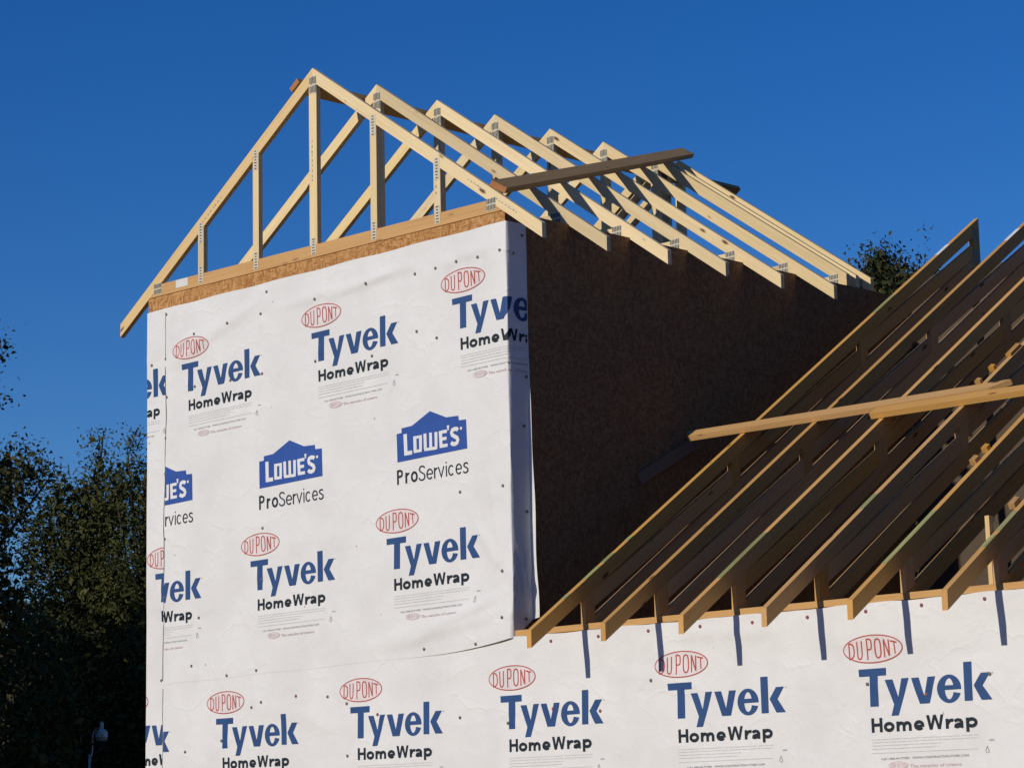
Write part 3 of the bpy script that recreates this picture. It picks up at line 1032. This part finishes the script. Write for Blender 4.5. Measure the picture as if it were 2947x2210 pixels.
# ------------------------------------------------------------------ lower trusses
EYY = (0, 1, 0)
def topL(y): return ZF + SL2 * (y + LT)
GAP = 0.165
def wing_truss(x, label, green=None, seed=0):
    r = random.Random(seed)
    t = empty('wing_truss', (x, 0, Z0 + PLT), label, 'roof truss', 'sloping trusses over the lower wing')
    th = 0.038
    o = (x + th, 0, Z0)
    a = math.atan(SL2)
    dr = (math.cos(a), math.sin(a))
    tp = r.uniform(-.008, .008)
    y0 = -LT + r.uniform(-.006, .006)
    tu = lambda y: topL(y) - DV2
    bt = lambda y: topL(y) - DV2 - GAP
    bb = lambda y: topL(y) - 2 * DV2 - GAP
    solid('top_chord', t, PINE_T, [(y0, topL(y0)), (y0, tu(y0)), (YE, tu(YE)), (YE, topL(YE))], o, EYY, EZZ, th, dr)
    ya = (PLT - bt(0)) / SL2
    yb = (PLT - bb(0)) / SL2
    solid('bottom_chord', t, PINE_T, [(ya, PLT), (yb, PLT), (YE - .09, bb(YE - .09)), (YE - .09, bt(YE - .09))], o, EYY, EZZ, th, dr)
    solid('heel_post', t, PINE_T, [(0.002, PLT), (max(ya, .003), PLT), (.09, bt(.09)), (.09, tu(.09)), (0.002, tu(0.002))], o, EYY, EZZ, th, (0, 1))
    ys = [0.09, 1.47, 2.95, YE - .09]
    for yy in (1.47, 2.95):
        solid('vertical_web', t, PINE_T, [(yy, bt(yy)), (yy + .089, bt(yy + .089)), (yy + .089, tu(yy + .089)), (yy, tu(yy))], o, EYY, EZZ, th, (0, 1))
    solid('end_post', t, PINE_T, [(YE - .088, bb(YE - .088)), (YE, bb(YE)), (YE, tu(YE)), (YE - .088, tu(YE - .088))], o, EYY, EZZ, th, (0, 1))
    for k in range(3):
        yl = ys[k] + (.089 if k else 0)
        yr = ys[k + 1]
        solid('diagonal_web', t, PINE_T, [(yl, tu(yl) - .001), (yl, tu(yl) - .106), (yr, bt(yr) + .001), (yr, tu(yr) - .057)], (x + .036, 0, Z0), EYY, EZZ, th - .004, dr)
    for yy in (YE - .05,):
        for zz in (tu(yy), bt(yy)):
            solid('truss_plate', t, PLATE_W, [(yy - .04, zz - .055), (yy + .04, zz - .055), (yy + .04, zz + .055), (yy - .04, zz + .055)], (x + th + .0015, 0, Z0), EYY, EZZ, .0012)
    if seed in WHITE_MARKS:
        g0, g1 = WHITE_MARKS[seed]
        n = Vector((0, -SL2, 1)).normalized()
        board('white_mark', Vector((x + .019, g0, Z0 + topL(g0))) + n * .0008, Vector((x + .019, g1, Z0 + topL(g1))) + n * .0008, (1, 0, 0), .0372, .0006, MARK_WHITE, parent=t)  # thin white strip laid on the top edge
    if green:
        for g0, g1 in green:
            n = Vector((0, -SL2, 1)).normalized()
            p0 = Vector((x + .019, g0, Z0 + topL(g0))) + n * .0008
            p1 = Vector((x + .019, g1, Z0 + topL(g1))) + n * .0008
            board('green_stamp', p0, p1, (1, 0, 0), .0372, .0006, GREEN, parent=t)
    return t

GREENS = {0: [(.02, .16), (.19, .29), (.42, .47), (-.18, -.13), (3.15, 3.4)], 2: [(-.13, .313)], 4: [(-.17, .33)], 3: [(.45, .6)], 5: [(-.11, .0), (.04, .217)]}
WHITE_MARKS = {0: (3.967, 4.117), 1: (3.973, 4.145)}
WORDS = ['nearest the dark side wall', 'second from the dark side wall', 'third from the dark side wall', 'fourth from the dark side wall',
         'fifth from the dark side wall', 'sixth from the dark side wall', 'seventh from the dark side wall', 'eighth from the dark side wall',
         'ninth from the dark side wall', 'tenth from the dark side wall', 'eleventh from the dark side wall']
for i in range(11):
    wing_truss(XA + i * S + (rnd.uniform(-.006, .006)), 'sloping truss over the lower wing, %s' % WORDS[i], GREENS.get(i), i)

n2 = Vector((0, -SL2, 1)).normalized()
d2 = Vector((0, 1, SL2)).normalized()
def on_wing(x, y, off=0.0):
    return Vector((x, y, Z0 + topL(y))) + n2 * off
board('brace_board', on_wing(3.89, 1.655, .004), on_wing(6.34, 1.672, .004), d2, .089, .038, PINE_T,
      'pale brace board across the wing trusses, its pointed end near the dark wall', 'board', taper0=-.05, taper1=.12)
board('brace_board', on_wing(5.50, 1.565, .004), on_wing(9.1, 1.575, .004), d2, .089, .038, PINE_T,
      'pale brace board lapped below the first one, running out of the picture on the right', 'board')
board('stud', (7.376, .045, Z0 + PLT), (7.368, .050, Z0 - 2.37), (1, 0, 0), .028, .04, PINE_M, 'short upright stud standing on the wall plate at the right', 'stud')
# plank nailed to the dark side wall
board('plank', (W + .001, 1.235, Z0 - 1.672), (W + .001, 1.80, Z0 - 1.385), (0, -.45, .9), .085, .02, PLANK, 'short grey plank nailed slanting on the dark side wall', 'plank')
# little blocks and offcuts nailed to the far side of a few top chords
BL = 0
for i, y, ln, lab in ((4, .80, .05, 'orange offcut on the wing truss below the brace board, lower of two'), (4, .925, .04, 'orange offcut on the wing truss below the brace board, upper of two'),
                      (5, .26, .07, 'orange offcut on the sixth wing truss by the right picture edge'), (3, 1.79, .03, 'tiny orange offcut just above the brace board'),
                      (3, 1.95, .03, 'second tiny orange offcut up the truss from the brace board'), (3, 2.10, .14, 'long orange offcut lying on the fourth wing truss, high up')):
    x = XA + i * S
    p = on_wing(x - .022, y, -.01 if ln < .1 else .002)
    if ln > .1: p = on_wing(x + .012, y, .002)
    board('offcut', p, p + d2 * ln, (1, 0, 0), .042, .035 if ln < .1 else .02, PINE_O, lab, 'offcut', taper1=.02)
# ink stamps on the nearest truss
def stamp(parent, x0, z0, dx, dz, n, y):
    vs, fs = [], []
    r = random.Random(n)
    L = math.hypot(dx, dz); ux, uz = dx / L, dz / L
    t = 0.0
    for k in range(n):
        w_ = r.uniform(.010, .022); h_ = r.uniform(.005, .010)
        b = len(vs)
        for a, c in ((0, 0), (w_, 0), (w_, h_), (0, h_)):
            vs.append((x0 + ux * (t + a) - uz * c, y, Z0 + z0 + uz * (t + a) + ux * c))
        fs.append([b, b + 1, b + 2, b + 3])
        t += w_ + r.uniform(.008, .03)
    return link('ink_stamp', pydata('ink_stamp', vs, fs), parent, [DGREY])
gt = bpy.data.objects['roof_truss']
stamp(gt, 3.42, .265, .82, -.56, 7, -.0075)
stamp(gt, 3.68, .085, .82, -.56, 8, -.0075)
stamp(gt, XM - .004, .55, 0, 1, 9, -.0075)
stamp(gt, 5 * W / 6 - .004, .22, 0, 1, 5, -.0075)
stamp(gt, .62, .452, .825, .566, 9, -.0075)

# ------------------------------------------------------------------ trees
def tube(bm, pts, radii, n=7):
    rings = []
    for i, p in enumerate(pts):
        p = Vector(p)
        d = (Vector(pts[min(i + 1, len(pts) - 1)]) - Vector(pts[max(i - 1, 0)])).normalized()
        a = d.orthogonal().normalized()
        b = d.cross(a)
        rings.append([bm.verts.new(p + (a * math.cos(2 * math.pi * k / n) + b * math.sin(2 * math.pi * k / n)) * radii[i]) for k in range(n)])
    for r0, r1 in zip(rings, rings[1:]):
        for k in range(n):
            bm.faces.new([r0[k], r0[(k + 1) % n], r1[(k + 1) % n], r1[k]])
    bm.faces.new(rings[-1])

def tree(name, label, base, height, blobs, leaf, nclump, per, mat, seed, cat='tree', group=None, trunk=True, spikes=()):
    """blobs: (dx, dy, zc, rx, ry, rz) ellipsoids (metres) that together give the crown its outline"""
    rg = np.random.default_rng(seed)
    t = empty(name, (base[0], base[1], 0), label, cat, group)
    vol = np.array([b[3] * b[4] * b[5] for b in blobs]) ** 0.42
    vol2 = np.array([b[3] * b[4] * b[5] for b in blobs]) ** 0.85
    pick = rg.choice(len(blobs), nclump, p=.45 * vol / vol.sum() + .55 * vol2 / vol2.sum())
    B = np.array(blobs)[pick]
    v = rg.normal(size=(nclump, 3))
    v /= np.linalg.norm(v, axis=1)[:, None]
    rad = rg.uniform(0.35, 1.02, nclump) ** 0.6
    cl = B[:, :3] + v * rad[:, None] * B[:, 3:6]
    cl[:, 2] = np.maximum(cl[:, 2], .3)
    cs = rg.uniform(.45, 1.15, nclump) * leaf * 3.6
    C = np.repeat(cl, per, 0) + rg.normal(size=(nclump * per, 3)) * np.repeat(cs, per)[:, None] * np.array([.62, .62, .5])
    extra = []
    for (sx, sy, sz, h_, nl) in spikes:       # single leafy shoots above the crown
        zz = rg.uniform(0, 1, nl) * h_
        extra.append(np.stack([sx + rg.normal(size=nl) * leaf * .5 + .1 * zz, sy + rg.normal(size=nl) * leaf * .5, sz + zz], 1))
    if extra: C = np.concatenate([C] + extra)
    nc = nclump * 4                            # bigger, darker sprays deep inside, so that no light leaks through
    k0 = rg.choice(len(blobs), nc, p=vol2 / vol2.sum())
    B0 = np.array(blobs)[k0]
    v0 = rg.normal(size=(nc, 3)); v0 /= np.linalg.norm(v0, axis=1)[:, None]
    core = B0[:, :3] + v0 * (rg.uniform(0, .82, nc) ** .5)[:, None] * B0[:, 3:6]
    core[:, 2] = np.maximum(core[:, 2], .2)
    C = np.concatenate([C, core])
    n = len(C)
    big = np.ones(n); big[-nc:] = 2.6
    a = rg.normal(size=(n, 3)); a /= np.linalg.norm(a, axis=1)[:, None]
    b = np.cross(a, rg.normal(size=(n, 3))); b /= np.linalg.norm(b, axis=1)[:, None]
    L = leaf * (rg.uniform(.6, 1.25, n) * big)[:, None]
    Wd = L * rg.uniform(.38, .6, n)[:, None]
    nn = np.cross(a, b)
    p0 = C - a * L * .5
    p1 = C + b * Wd * .5 + nn * L * .08
    p2 = C + a * L * .5
    p3 = C - b * Wd * .5 + nn * L * .08
    V = np.stack([p0, p1, p2, p3], 1).reshape(-1, 3)
    me = bpy.data.meshes.new('crown')
    me.vertices.add(4 * n); me.vertices.foreach_set('co', V.astype(np.float32).ravel())
    me.loops.add(4 * n); me.loops.foreach_set('vertex_index', np.arange(4 * n, dtype=np.int32))
    me.polygons.add(n); me.polygons.foreach_set('loop_start', np.arange(0, 4 * n, 4, dtype=np.int32))
    me.polygons.foreach_set('loop_total', np.full(n, 4, np.int32))
    me.update()
    me.materials.append(mat)
    cr = bpy.data.objects.new('crown', me); COL.objects.link(cr); cr.parent = t
    if trunk:
        bm = bmesh.new()
        r0 = height * .018
        top = max(b[2] for b in blobs)
        pts = [(0, 0, -.2), (.06 * height * .1, 0, top * .3), (-.03 * height * .1, .1, top * .65), (.05, 0, top)]
        tube(bm, pts, [r0 * 1.3, r0, r0 * .7, r0 * .25])
        for k in range(min(60, nclump // 8)):
            tgt = Vector(cl[k * 7 % nclump])
            s = Vector((0, 0, max(.5, min(top * .9, tgt.z * .62))))
            mid = s.lerp(tgt, .5) + Vector((0, 0, -.06 * height * .3))
            tube(bm, [s, mid, tgt], [r0 * .4, r0 * .22, r0 * .06], 5)
        mt = bpy.data.meshes.new('trunk'); bm.to_mesh(mt); bm.free()
        mt.materials.append(BARK)
        o = bpy.data.objects.new('trunk', mt); COL.objects.link(o); o.parent = t
    return t

def polar(az, dist):
    return (CAM.x - dist * math.sin(R(az)), CAM.y + dist * math.cos(R(az)))

def tz(el, dist): return CAM.z + dist * math.tan(R(el))

# the wood left of the house
tree('tree', 'dark pointed evergreen in the middle of the trees left of the house', polar(53.55, 64), 12.0,
     [(0, 0, 4.6, 1.9, 1.9, 4.4), (0, 0, 8.2, 1.0, 1.0, 2.3), (.22, .28, 10.2, .26, .26, 1.75), (.45, .6, 9.6, .42, .42, 1.5), (-.35, -.5, 9.3, .5, .5, 1.55), (-.65, -.9, 8.6, .45, .45, 1.3), (.1, .1, 9.2, .6, .6, 1.4)],
     .095, 1500, 20, LEAF, 11)
tree('tree', 'dark evergreen hard against the left edge of the white wall', polar(52.25, 63), 12.0,
     [(.1, .1, 4.6, 1.7, 1.7, 4.4), (.1, .1, 8.0, 1.0, 1.0, 2.6), (-.12, -.16, 10.3, .26, .26, 1.35), (.2, .3, 9.6, .5, .5, 1.6), (-.38, -.5, 9.3, .28, .28, 1.6), (-.55, -.75, 7.6, .4, .4, .9)],
     .095, 1400, 20, LEAF, 12)
tree('tree', 'leafy broad tree reaching in from the left edge of the picture', polar(57.35, 47), 12.5,
     [(0, 0, 5.2, 2.3, 2.3, 3.6), (1.15, 1.55, 8.15, .75, .75, .55), (.85, 1.15, 7.6, .9, .9, .75), (.75, 1.0, 10.35, .6, .6, .32), (.62, .9, 9.5, .55, .55, .42), (-.2, 0, 9.2, 1.4, 1.4, 2.2), (.6, .9, 6.0, 1.2, 1.2, 1.3)],
     .10, 1100, 20, LEAF2, 13)
tree('tree', 'rounded tree filling the gap at the far left of the wood', polar(55.3, 58), 7.6,
     [(0, 0, 3.8, 2.1, 2.1, 3.6), (-.5, -.6, 6.0, 1.1, 1.1, 1.1)], .11, 900, 18, LEAF, 14)
tree('tree', 'low dense tree behind the street lamp', polar(54.1, 70), 9.0,
     [(0, 0, 4.2, 2.6, 2.6, 4.2), (.5, .6, 6.6, 1.4, 1.4, 1.8)], .12, 900, 18, LEAF, 15)
tree('tree', 'low dense tree between the street lamp and the house corner', polar(52.75, 70), 9.2,
     [(0, 0, 4.2, 2.4, 2.4, 4.4), (0, 0, 7.2, 1.4, 1.4, 1.7)], .12, 900, 18, LEAF, 16)
tree('tree', 'far backdrop tree at the left end of the wood', polar(56.0, 78), 9.0,
     [(0, 0, 4.2, 3.2, 3.2, 3.9)], .16, 700, 16, LEAF2, 17)
def far_wood():
    rg = np.random.default_rng(9)
    n = 5500
    az = rg.uniform(50.5, 62, n); d = rg.uniform(80, 88, n)
    x = CAM.x - d * np.sin(np.radians(az)); y = CAM.y + d * np.cos(np.radians(az))
    top = 8.6 + .9 * np.sin(az * 3.1) + .6 * np.sin(az * 7.7 + 1)
    z = rg.uniform(0, 1, n) ** .8 * top
    C = np.stack([x, y, z], 1)
    a = rg.normal(size=(n, 3)); a /= np.linalg.norm(a, axis=1)[:, None]
    b = np.cross(a, rg.normal(size=(n, 3))); b /= np.linalg.norm(b, axis=1)[:, None]
    L = rg.uniform(.25, .6, n)[:, None]
    V = np.stack([C - a * L * .6, C + b * L * .4, C + a * L * .6, C - b * L * .4], 1).reshape(-1, 3)
    me = pydata('far_wood', V.tolist(), [[4 * i, 4 * i + 1, 4 * i + 2, 4 * i + 3] for i in range(n)])
    tag(link('far_wood', me, None, [LEAF2]), 'dark undergrowth closing the gaps behind the trees on the left', 'undergrowth', kind='stuff')
far_wood()
# tall trees beyond the left edge of the view: their shadow falls on the foot of that wood
for k, (x, y) in enumerate(((-46, 2.0), (-39.5, -1.0), (-33.5, 1.0), (-52, 0))):
    tree('shade_tree', ['tall broad tree outside the view on the left, nearest the wood', 'tall broad tree outside the view on the left, middle one', 'tall broad tree outside the view on the left, nearest the house', 'tall broad tree outside the view on the left, farthest out'][k], (x, y), 17.0,
         [(0, 0, 8, 4.2, 4.0, 7.5), (0, 0, 12.5, 3.6, 3.4, 4.6)], .55, 420, 14, LEAF2, 30 + k, group='shade trees')
# tree behind the house on the right
tree('tree', 'green tree top showing between the two roofs', polar(35.85, 52), 13.2,
     [(0, 0, 11.4, 1.05, 1.05, 1.4), (-.22, -.16, 12.35, .40, .40, .65), (.45, .33, 12.0, .28, .28, .55), (-.65, -.5, 11.6, .30, .30, .45), (.1, 0, 8.6, 1.7, 1.7, 2.6)],
     .115, 1400, 22, LEAF2, 21, spikes=((.50, .36, 12.55, 1.0, 16), (-.12, -.1, 13.0, .25, 9), (.16, .12, 12.8, .25, 4), (-.62, -.45, 12.1, .25, 5)))

# foliage ring added out of view to block low sky and deepen shade
def sky_block_ring():
    rg = np.random.default_rng(5)
    cs, th = [], []
    n = 5000
    ang = rg.uniform(0, 2 * np.pi, n)
    rad = rg.uniform(62, 74, n)
    x, y = 5 + rad * np.cos(ang), rad * np.sin(ang)
    az = np.degrees(np.arctan2(-(x - CAM.x), y - CAM.y))
    keep = ~((az > 26) & (az < 62))
    top = 12.5 + 2.2 * np.sin(ang * 9) + 1.6 * np.sin(ang * 23 + 1) + 1.0 * np.sin(ang * 51)
    z = rg.uniform(0, 1, n) ** .8 * top
    C = np.stack([x, y, z], 1)[keep]
    m = len(C)
    a = rg.normal(size=(m, 3)); a /= np.linalg.norm(a, axis=1)[:, None]
    b = np.cross(a, rg.normal(size=(m, 3))); b /= np.linalg.norm(b, axis=1)[:, None]
    L = rg.uniform(1.6, 3.2, m)[:, None]
    V = np.stack([C - a * L * .6, C + b * L * .4, C + a * L * .6, C - b * L * .4], 1).reshape(-1, 3)
    me = pydata('sky_block_ring', V.tolist(), [[4 * i, 4 * i + 1, 4 * i + 2, 4 * i + 3] for i in range(m)])
    tag(link('sky_block_ring', me, None, [LEAF2]), 'added ring of foliage out of view, blocking the low sky', 'wood', kind='stuff')
sky_block_ring()

# ------------------------------------------------------------------ street lamp
lx, ly = polar(53.12, 60)
lp = empty('street_lamp', (lx, ly, 0), 'grey gooseneck yard lamp in front of the dark trees', 'street lamp')
hz = tz(2.39, 60)
def bm_obj(name, bm, mat, parent):
    bmesh.ops.recalc_face_normals(bm, faces=bm.faces)
    me = bpy.data.meshes.new(name); bm.to_mesh(me); bm.free()
    return link(name, me, parent, [mat], smooth=True)
rx_, ry_ = math.cos(yaw), math.sin(yaw)      # lamp head hangs to the right of its post as seen from the street
def lpt(d, z): return (lx + rx_ * d, ly + ry_ * d, z)
bm = bmesh.new(); tube(bm, [lpt(-.27, 0), lpt(-.27, hz - .38)], [.03, .022], 10); bm_obj('post', bm, METAL, lp)
bm = bmesh.new(); tube(bm, [lpt(-.27, hz - .62), lpt(-.205, hz - .30), lpt(-.20, hz + .02), lpt(-.175, hz + .12), lpt(-.12, hz + .19), lpt(-.06, hz + .20), lpt(0, hz + .17)], [.016] * 7, 8); bm_obj('arm', bm, METAL, lp)
bm = bmesh.new(); tube(bm, [lpt(0, hz + .0), lpt(0, hz + .10), lpt(0, hz + .145), lpt(0, hz + .175)], [.135, .132, .10, .05], 18); bm_obj('lamp_housing', bm, METAL, lp)
bm = bmesh.new(); tube(bm, [lpt(0, hz + .0), lpt(0, hz - .05), lpt(0, hz - .085), lpt(0, hz - .10)], [.128, .13, .11, .06], 18); bm_obj('lens', bm, LENS, lp)
bm = bmesh.new(); tube(bm, [lpt(0, hz + .17), lpt(0, hz + .20), lpt(0, hz + .30), lpt(0, hz + .335)], [.03, .042, .042, .02], 12); bm_obj('photocell', bm, METAL, lp)
